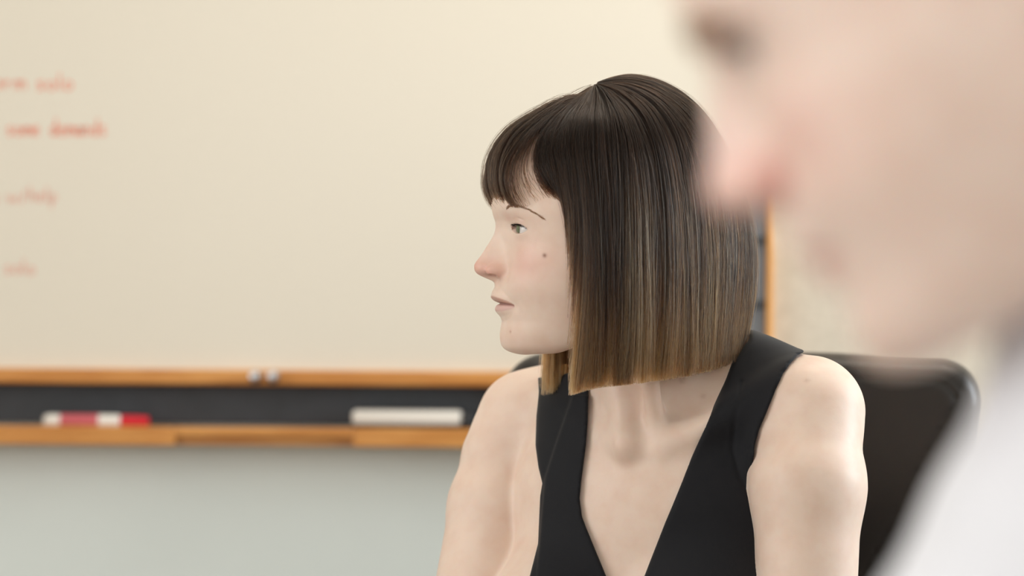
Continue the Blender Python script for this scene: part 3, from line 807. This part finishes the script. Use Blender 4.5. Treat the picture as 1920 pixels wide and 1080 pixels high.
def meridian(theta):
    """control points (n, 8, 3) for azimuths theta, degrees"""
    th = np.mod(theta, 360); i = np.clip(np.searchsorted(keys, th, side='right')-1, 0, len(keys)-2)
    t = ((th-keys[i])/(keys[i+1]-keys[i]))[:, None, None]
    n = len(keys)-1
    p0, p1, p2, p3 = tab[(i-1) % n], tab[i], tab[i+1], tab[(i+2) % n if False else np.where(i+2 > n, 1, i+2)]
    lo_ = np.isin(keys[i], (72.0, 60.0, 288.0))[:, None, None]; hi_ = np.isin(keys[i+1], (288.0, 300.0, 72.0))[:, None, None]
    p0 = np.where(lo_, 2*p1-p2, p0); p3 = np.where(hi_, 2*p2-p1, p3)
    return 0.5*((2*p1) + (-p0+p2)*t + (2*p0-5*p1+4*p2-p3)*t*t + (-p0+3*p1-3*p2+p3)*t**3)
def inward(p):
    a = p.copy(); a[..., 0] = 0; a[..., 1] = 0; a[..., 2] = np.minimum(p[..., 2], 30)
    a[..., 0] = np.clip(p[..., 0]*0.25, -10, 10)
    d = a-p; return d/(np.linalg.norm(d, axis=-1, keepdims=True)+1e-9)
rng = np.random.default_rng(11)
def strands(n, th0, th1, t0r, depth, seed, npts=20, clump=0.55, lock=2.2, jit=0.5, lenj=0.012, root_inset=9.0, tips=None):
    rg = np.random.default_rng(seed)
    th = rg.uniform(th0, th1, n)
    if tips: lenk = rg.uniform(tips[0], tips[1], n)
    lk = np.floor(th/lock + 0.35*np.sin(th*.9)); lr = np.random.default_rng(77+seed)
    nl = int(abs(lk).max())+5; lofs = lr.normal(0, 1, (nl, 4)); li = lk.astype(int) % nl
    cth = (lk+0.5)*lock
    big = np.floor(th/7.3).astype(int) % nl
    t0 = rg.uniform(*t0r, n)**0.85 if False else rg.uniform(t0r[0], t0r[1], n)
    end = 1.0 + np.clip(lofs[np.floor(th/7.3).astype(int) % nl, 3], -1.3, 0.8)*lenj*0.8 + rg.normal(0, lenj, n) + lofs[li, 0]*lenj*0.55 - np.abs(rg.normal(0, 1, n) > 2.0)*rg.uniform(0, .12, n)
    if tips: end = end*lenk
    T = np.linspace(0, 1, npts)[None, :]
    tt = t0[:, None] + (end-t0)[:, None]*T
    dep = rg.uniform(depth[0], depth[1], n) + np.clip(lofs[li, 1], -1.2, 1.2)*1.2 + np.clip(lofs[big, 0], -1, 1)*1.3*(depth[1] > 6)
    thp = th[:, None] + (cth-th)[:, None]*np.clip(clump*np.clip(tt, 0, 1)**2.2*rg.uniform(.2, 1.0, n)[:, None] + 0.5*sstep(tt, .84, 1.0)*(lenj < .03), 0, 0.97) + lofs[li, 2][:, None]*0.55*tt**1.5
    thp = thp + rg.normal(0, jit, n)[:, None]*tt*2.4 + np.sin(tt*rg.uniform(3, 9, n)[:, None]+rg.uniform(0, 6, n)[:, None])*0.35 + (0.9*np.sin(tt*7+lofs[li, 1][:, None]*3)+0.8*np.sin(tt*4+lofs[big, 2][:, None]*4))*tt**1.5*(0.2+0.8*(lenj < .035))
    flat = meridian(thp.ravel())                        # (n*npts, 8, 3)
    p = catmull(flat, (np.clip(tt, 0, 1.06)*7).reshape(-1, 1))[:, 0].reshape(n, npts, 3)
    ins = dep[:, None] + (root_inset-dep[:, None])*(1-sstep(tt, t0[:, None], t0[:, None]+0.16))*(t0[:, None] > 0.02)
    ins = ins*(0.35+0.65*sstep(tt, 0.0, 0.10))
    p = p + inward(p)*ins[..., None]
    p = p + rg.normal(0, 0.22, p.shape)*tt[..., None]
    return p, tt, th, lofs[li, 3], rg
DK = np.array([0.013, 0.0075, 0.0050]); MD = np.array([0.078, 0.035, 0.014]); LT = np.array([0.38, 0.205, 0.085]); BL = np.array([0.66, 0.47, 0.28])
def hair_colors(p, tt, lockv, rg, tip=1.0, k=0.0):
    n, m = tt.shape; z = p[..., 2]
    g = sstep(z, 5, -125)[..., None]*tip*0.74 + 0.0
    g = np.clip(g + (rg.normal(0, .20, n)[:, None, None] + 0.15*lockv[:, None, None])*sstep(z, 60, -40)[..., None], 0, 1)
    c = DK + (MD-DK)*np.clip(g*2.2, 0, 1) + (LT-MD)*np.clip((g-0.33)*1.5, 0, 1)
    hl = (rg.uniform(0, 1, n) < 0.08 + 0.30*(lockv > 1.1))[:, None, None]*sstep(z, 40, -35)[..., None]
    c = c*(1-.6*hl) + (BL*0.62)*.6*hl
    wv_ = (0.92 + 0.30*np.tanh(lockv))[:, None, None]; c = c*(1 + (wv_-1)*sstep(z, 80, 0)[..., None])
    red = (rg.uniform(0, 1, n) < 0.15)[:, None, None]*sstep(z, 100, 20)[..., None]
    c = c*(1-0.4*red) + np.array([0.12, 0.045, 0.020])*0.4*red
    return c*(1+rg.normal(0, .12, n)[:, None, None])
SETS = []

def add(*a, **k):
    tip = k.pop('tip', 1.0); rad = k.pop('rad', 0.17)
    p, tt, th, lv, rg = strands(*a, **k); SETS.append((p, hair_colors(p, tt, lv, rg, tip), rad, tt))
add(16000, 72.3, 182, (0.0, 0.42), (0.0, 8.0), 1, lenj=0.020, clump=0.7, lock=3.4, tips=(0.94, 1.03))
add(9000, 178, 287.7, (0.0, 0.42), (0.0, 8.0), 2, lenj=0.020, clump=0.7, lock=3.4, tips=(0.94, 1.03))
add(2500, 74, 182, (0.0, 0.05), (-1.0, 0.8), 3, lenj=0.03, jit=1.8)
add(820, -40, 34, (0.02, 0.30), (0.0, 4.0), 4, lenj=0.05, tips=(0.78, 1.03), clump=0.88, lock=5.5, tip=0.35, root_inset=5)      # bangs
add(110, 33, 52, (0.02, 0.30), (0.0, 3.0), 5, lenj=0.12, clump=0.95, lock=5.0, tip=0.35, root_inset=5)
add(500, -56, -34, (0.02, 0.30), (0.0, 4.0), 6, lenj=0.05, clump=0.9, lock=5.0, tip=0.35, root_inset=6)
add(620, 55, 63, (0.0, 0.30), (0.0, 4.0), 7, lenj=0.05, tips=(0.62, 1.03), clump=0.7, lock=3.0, tip=0.4, root_inset=6)
add(700, -63, -53, (0.0, 0.30), (0.0, 4.0), 8, lenj=0.06, clump=0.8, lock=3.0, tip=0.4, root_inset=6)
add(1500, 63, 72.6, (0.0, 0.28), (0.0, 4.5), 17, lenj=0.03, clump=0.4, tips=(0.42, 0.90), tip=0.4, root_inset=6)
add(900, -72.6, -62, (0.0, 0.28), (0.0, 4.5), 18, lenj=0.03, clump=0.4, tips=(0.38, 0.62), tip=0.4, root_inset=6)
add(260, 0, 360, (0.0, 0.2), (-3.2, -0.6), 9, lenj=0.03, jit=3.0, rad=0.07)                                # flyaways
def hair_mat():
    m = bpy.data.materials.new('brown_hair'); m.use_nodes = True; nt = m.node_tree; N, L = nt.nodes, nt.links; N.clear()
    out = N.new('ShaderNodeOutputMaterial'); h = N.new('ShaderNodeBsdfHairPrincipled'); h.parametrization = 'COLOR'
    a = N.new('ShaderNodeAttribute'); a.attribute_name = 'tint'
    L.new(a.outputs['Color'], h.inputs['Color']); h.inputs['Roughness'].default_value = 0.2; h.inputs['Radial Roughness'].default_value = 0.35
    h.inputs['Random Roughness'].default_value = 0.2; h.inputs['IOR'].default_value = 1.33
    L.new(h.outputs[0], out.inputs[0]); return m
M['hair'] = hair_mat()
def curves_obj(name, sets, m, parent, R0=RH*HS, O0=OH, world=False):
    tot = sum(s[0].shape[0] for s in sets); npt = sets[0][0].shape[1]
    hc = bpy.data.hair_curves.new(name); hc.add_curves([npt]*tot)
    P = np.concatenate([s[0].reshape(-1, 3) for s in sets]); 
    if not world: P = P @ R0 + O0
    C = np.concatenate([s[1].reshape(-1, 3) for s in sets])
    rad = np.concatenate([(s[2]*(1-0.55*np.clip((s[3]-.8)/.2, 0, 1))).ravel() for s in sets])
    hc.position_data.foreach_set('vector', (P*0.001).astype(np.float32).ravel())
    ra = hc.attributes.get('radius') or hc.attributes.new('radius', 'FLOAT', 'POINT'); ra.data.foreach_set('value', (rad*0.001).astype(np.float32))
    ca = hc.attributes.new('tint', 'FLOAT_COLOR', 'POINT'); ca.data.foreach_set('color', np.concatenate([np.clip(C, 0.002, 1), np.ones((len(C), 1))], 1).astype(np.float32).ravel())
    o = bpy.data.objects.new(name, hc); COL.objects.link(o); hc.materials.append(m)
    finish(o, parent); return o
curves_obj('hair_strands', SETS, M['hair'], woman)
# the mass of hair under the loose strands
th = np.arange(0, 360, 3.0); nt_ = 40
def cap_end(t): 
    a = abs((t+180) % 360-180); return 0.36 if a < 68 else (0.94 if a > 80 else 0.36+(a-68)/12*0.61)
T_ = np.array([np.linspace(0.0, cap_end(t), nt_) for t in th])
p = catmull(meridian(np.repeat(th, nt_)), (T_*7).reshape(-1, 1))[:, 0].reshape(len(th), nt_, 3)
ins = 6.0 + 2.5*sstep(np.abs((th+180) % 360-180), 70, 62)[:, None]
p = p + inward(p)*ins[..., None]
Pm = from_head(p.reshape(-1, 3))
n_ = len(th); fs = [(i*nt_+j, ((i+1) % n_)*nt_+j, ((i+1) % n_)*nt_+j+1, i*nt_+j+1) for i in range(n_) for j in range(nt_-1)]
me = mesh_np('hair_mass', Pm, np.array(fs))
g = sstep(p[..., 2].ravel(), 10, -115)[:, None]
set_colors(me, (DK*0.9 + (MD-DK)*np.clip(g*1.6, 0, 1) + (LT-MD)*0.35*np.clip((g-.4)*1.6, 0, 1)))
M['hair_mass'] = mat('hair_undercolour', DK, 0.6, 0.2); use_tint(M['hair_mass'])
finish(link('hair', me, M['hair_mass']), woman)

# brows and lashes
def brush(n, line, length, dirpx, spread, seed, m, name, rad, lift=0.5, wid=2.0, curl=0.0):
    rg = np.random.default_rng(seed); sets = []
    P = []
    for _ in range(n):
        k = rg.uniform(0, len(line)-1.001); i = int(k); t = k-i
        u = line[i][0]*(1-t)+line[i+1][0]*t + rg.normal(0, wid*.4); v = line[i][1]*(1-t)+line[i+1][1]*t + rg.normal(0, wid)
        d = (np.array(dirpx[i])*(1-t)+np.array(dirpx[i+1])*t) + rg.normal(0, spread, 2)
        hit, nr = cast(u, v)
        if hit is None: continue
        p0 = np.array(hit)*1000; nr = np.array(nr)
        h2, n2 = cast(u+d[0]*length, v+d[1]*length)
        if h2 is None: continue
        p1 = np.array(h2)*1000; st = []
        for q in np.linspace(0, 1, 6):
            st.append(p0*(1-q) + p1*q + nr*(lift*q*1.5*(1.3-q) + 0.12))
        P.append(st)
    P = np.array(P); tt = np.linspace(0, 1, 6)[None, :].repeat(len(P), 0)
    return (P, np.zeros(P.shape), rad, tt)
def plain_curves(name, sets, m): return curves_obj(name, sets, m, woman, world=True)
BROW = [(949, 392), (957, 388), (969, 386), (983, 390), (1001, 398), (1016, 408)]
BD = [(4, -6), (5, -4), (7, -1), (8, 2), (8, 4), (8, 5)]
plain_curves('eyebrow', [brush(170, BROW, 1.0, BD, 1.0, 5, M['brow'], 'eyebrow', 0.06, 0.3, 1.0)], M['brow'])
# upper lashes: leave the lid edge, point forward and a little up
def lashes(sgn, seed):
    rg = np.random.default_rng(seed); P = []
    for _ in range(90):
        az = rg.uniform(-28, 66); u = (az-19)/50.0
        el = -5*(u*.5+.5) + 18.0*max(0, 1-abs(u)**2.3) + 1.0
        a, e = math.radians(az), math.radians(el)
        d = np.array([math.cos(e)*math.cos(a), math.cos(e)*math.sin(a), math.sin(e)])
        b = np.array(EYE_C) + d*(EYE_R+0.7); L = rg.uniform(3.8, 6.0)*(0.8+0.3*sstep(az, -30, 30))
        o = np.array([math.cos(a*.9), math.sin(a*.9), -0.05]) + rg.normal(0, .08, 3)
        st = [b + o*L*q + np.array([0, 0, -0.5*L*q*(1-q)]) for q in np.linspace(0, 1, 6)]
        P.append([[x, y*sgn, z] for x, y, z in st])
    P = np.array(P); tt = np.linspace(0, 1, 6)[None, :].repeat(len(P), 0)
    return (P, np.zeros(P.shape), 0.10, 0.8+0.2*tt)
curves_obj('eyelash', [lashes(1, 3), lashes(-1, 4)], M['lash'], woman)

# ------------------------------------------------------------------ the leather chair
CY = math.radians(12)
chc = W(1380, 900, 2300)         # middle of the back, picture centre
cx, cy = np.array([math.cos(CY), -math.sin(CY), 0]), np.array([math.sin(CY), math.cos(CY), 0])
def cpt(x, y, z): return np.array([chc[0], chc[1], 0]) + cx*x + cy*y + np.array([0, 0, z])
CR = np.stack([cx, cy, [0, 0, 1.0]], 1)
HALF = 235.0; CTOP = 1090.0
def chair_local(P): return (P - np.array([chc[0], chc[1], 0])) @ CR
def back_outline(x, z):   # signed distance to the rounded front outline
    hw = HALF - 0.10*np.clip(CTOP-z, 0, 600)
    qx = np.abs(x) - (hw-46); qz = np.abs(z-(CTOP-300)) - (300-46) 
    return np.hypot(np.maximum(qx, 0), np.maximum(qz, 0)) + np.minimum(np.maximum(qx, qz), 0) - 46
def chair_back_sdf(P):
    q = chair_local(P); x, y, z = q.T
    y = y - 0.00035*x*x*0 + 0.0006*x*x - 16       # wraps gently round the sitter
    y = y - 0.10*(z-900)*0.0
    o = back_outline(x, z + 5.0*(x/HALF)**2)
    d = smax(o, np.abs(y-34) - 42, 34)
    seam = np.abs(np.abs(y-6) - 0); so = np.hypot(o+16, 0)
    d = d + 1.6*np.exp(-((o+22+0.42*np.clip(CTOP-z-40, 0, 400))/1.8)**2)*(y < 30)
    return d
xs = axis([-110, (460, 3.2)]); 
ys = axis([2090, (2460, 4)]); zs = axis([470, (880, 9), (1040, 4), (1110, 2.6)])
Pc, Qc = surface_nets(xs, ys, zs, chair_back_sdf, project=3, maxmove=3)
chair = thing('office_chair', 'dark brown leather swivel chair behind the seated woman', 'chair', (chc[0]/1000, chc[1]/1000, 0))
finish(link('backrest', mesh_np('backrest', Pc, Qc), M['leather']), chair)
def seat_sdf(P):
    q = chair_local(P); x, y, z = q.T
    a = np.abs(x) - 205; b = np.abs(y+205) - 205; c = np.abs(z-415) - 22
    k = np.stack([np.maximum(a, 0), np.maximum(b, 0), np.maximum(c, 0)], 1)
    return np.sqrt((k*k).sum(1)) + np.minimum(np.maximum(a, np.maximum(b, c)), 0) - 26
Pc, Qc = surface_nets(axis([-220, (480, 9)]), axis([1740, (2480, 9)]), axis([350, (480, 6)]), seat_sdf, project=2, maxmove=5)
finish(link('seat', mesh_np('seat', Pc, Qc), M['leather']), chair)
def ctube(nm, m, pts, r): 
    o = tube(nm, m, None, [tuple(cpt(*p)/1000) for p in pts], r, 12); return finish(o, chair)
ctube('gas_column', M['dark_metal'], [(0, -200, 90), (0, -200, 380)], .028)
ctube('back_support', M['dark_metal'], [(0, -120, 375), (0, 20, 360), (0, 90, 420), (0, 92, 640)], .020)
for k in range(5):
    a = 2*math.pi*k/5+.3
    ctube('base_arm', M['dark_metal'], [(0, -200, 105), (300*math.cos(a), -200+300*math.sin(a), 68)], .020)
    c = cpt(300*math.cos(a), -200+300*math.sin(a), 0)/1000
    o = lathe('caster', M['black_plastic'], None, [(.018, -.022), (.026, -.018), (.028, 0), (.026, .018), (.018, .022)], 20, 'X', (0, 0, 0))
    o.location = (c[0], c[1], .0285); o.parent = chair; o.matrix_parent_inverse = Matrix.Translation(-Vector(chair.location))

# ------------------------------------------------------------------ the man close to the camera
YM = 840.0; SM = 1.09; YAWM = -12.0; PITM = 25.0
_, RM = frame((0, 0, 0), YAWM, PITM)
sub = np.array([97.2, 0, -46.0*1.05])*SM
OM = W(1462, 402, YM) - sub @ RM
MP = head_params(noseK=1.1, alaS=1.2, bridge=4.0, jawflat=14, brow=2.0, lipK=0.8, chinw=1.06)
shM = W(2010, 900, 860)     # near shoulder
def man_arm(P):
    e = np.array([-0.49, 0, -0.87]); p0 = np.array([242, 842, 1086.0])
    return cap(P, p0 - e*55, p0 + e*260, 84, 66)
def man_body_sdf(P):
    q = (P-OM) @ RM.T/SM/np.array([1, 1, 1.05])
    h = head_sdf(q, MP)*SM
    # ear
    a = q.copy(); a[:, 1] = np.abs(a[:, 1])
    ea = ellip(a, (-12, 72, -8), (17, 7, 30))*SM
    h = smin(h, ea, 4)
    n0 = np.array([-14, 0, -50])*SM @ RM + OM; n1 = np.array([312, 900, 1120.0])
    h = smin(h, cap(P, n0, n1, 62, 66), 26)
    return h
xs = axis([40, (380, 2.8)]); ys = axis([700, (1010, 2.8)]); zs = axis([1060, (1420, 2.8)])
Pm_, Qm_ = surface_nets(xs, ys, zs, man_body_sdf, project=3, maxmove=2.5)
man = thing('person', 'man in white shirt close to the camera, blurred, head bowed to the left', 'person', (.36, .9, 0))
mme = mesh_np('body', Pm_, Qm_)
qm = (Pm_-OM) @ RM.T/SM/np.array([1, 1, 1.05])
SKM = srgb(247, 224, 211)
cm = skin_colors(Pm_, qm, SKM, True)
def mixm(col, m_):
    global cm
    cm = cm*(1-m_[:, None]) + np.array(col)*m_[:, None]
f, s, z = qm.T; a = np.abs(s)
mixm(srgb(196, 84, 74), 0.85*np.exp(-((f-90)/9)**2-((a-15)/9)**2-((z+37)/8)**2))
mixm(srgb(158, 128, 118), 0.6*np.exp(-((a-27)/16)**2-((z-3)/9)**2)*sstep(f, 60, 75))  # dark circles and socket shadow painted into the skin around the eyes
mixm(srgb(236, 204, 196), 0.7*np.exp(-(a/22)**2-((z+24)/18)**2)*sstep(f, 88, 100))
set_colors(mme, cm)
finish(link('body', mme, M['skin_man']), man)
eyeball(man, RM*SM, OM, 1, 1.0, (96, 110, 120)); eyeball(man, RM*SM, OM, -1, 1.0, (96, 110, 120))
# brows, as short hair over the ridge, and short hair on the skull
rg = np.random.default_rng(9)
_a = lashes(1, 3); _b = lashes(-1, 4)
curves_obj('eyelash', [(_a[0], _a[1], 0.15, _a[3]), (_b[0], _b[1], 0.15, _b[3])], M['lash'], man, R0=RM*SM, O0=OM)
def man_hair():
    sets = []
    n = 9000; d = rg.normal(0, 1, (n*2, 3)); d /= np.linalg.norm(d, axis=1, keepdims=True)
    p = d*np.array([95, 74, 88]) + np.array([-1, 0, 27])
    ok = (p[:, 2] > 52 + 0.0*p[:, 0]) & ((p[:, 0] < 62) | (p[:, 2] > 88)) | ((p[:, 0] < -8) & (p[:, 2] > -15)) | ((p[:, 0] < 40) & (p[:, 2] > 32))
    p, dd = p[ok][:n], d[ok][:n]; n = len(p); tt = np.linspace(0, 1, 5)[None, :].repeat(n, 0)
    dr = dd*0.7 + np.array([-.3, 0, -.2]) + rg.normal(0, .15, (n, 3)); L = rg.uniform(12, 20, n)
    S = p[:, None] + dr[:, None]*(L[:, None]*tt)[..., None] - dd[:, None]*0.5
    sets.append((S, np.tile(np.array(srgb(92, 78, 66)), S.shape[:2]+(1,))*rg.uniform(.6, 1.3, n)[:, None, None], 0.30, tt))
    n = 420; sgn = rg.choice([-1, 1], n); t = rg.uniform(0, 1, n)
    b = np.stack([97.5 - 3*t - 10*t*t, sgn*(12+36*t), 9 + 5*np.sin(t*2.6) - 3*t + rg.normal(0, 2.0, n)], 1)
    tt = np.linspace(0, 1, 5)[None, :].repeat(n, 0)
    dr = np.stack([rg.normal(-.1, .1, n)+.3, sgn*rg.uniform(.4, 1, n), rg.uniform(0, .6, n)], 1)
    S = b[:, None] + dr[:, None]*(8*tt)[..., None]
    sets.append((S, np.tile(np.array(srgb(120, 104, 92)), S.shape[:2]+(1,)), 0.28, tt))
    return sets
MS = man_hair()
for S_, nm in ((MS[0], 'hair'), (MS[1], 'eyebrow')):
    o = curves_obj(nm, [S_], M['hair'], man, R0=RM*SM, O0=OM)
def shirt_sdf(P):
    t0 = np.array([335, 935, 1075.0]); t1 = np.array([370, 960, 560.0])
    d = cap(P, t0, t1, 105, 125)
    d = smin(d, cap(P, np.array([250, 842, 1112.0]), np.array([430, 1140, 1090.0]), 72, 66), 50)
    d = smin(d, cap(P, np.array([430, 1140, 1090.0]), np.array([330, 1130, 860.0]), 60, 50), 30)
    d = smin(d, man_arm(P), 22)
    col = cap(P, np.array([292, 888, 1140.0]), np.array([318, 905, 1090.0]), 74, 84)
    d = smin(d, col, 12)
    n = np.sin(P[:, 0]*.05+P[:, 2]*.09)*1.2 + np.sin(P[:, 1]*.07-P[:, 2]*.06+1)*1.0
    return d + n
xs = axis([60, (520, 7)]); ys = axis([700, (1250, 7)]); zs = axis([450, (940, 14), (1220, 6)])
Ps, Qs = surface_nets(xs, ys, zs, shirt_sdf, project=2, maxmove=5)
finish(link('shirt', mesh_np('shirt', Ps, Qs), M['shirt_white']), man)
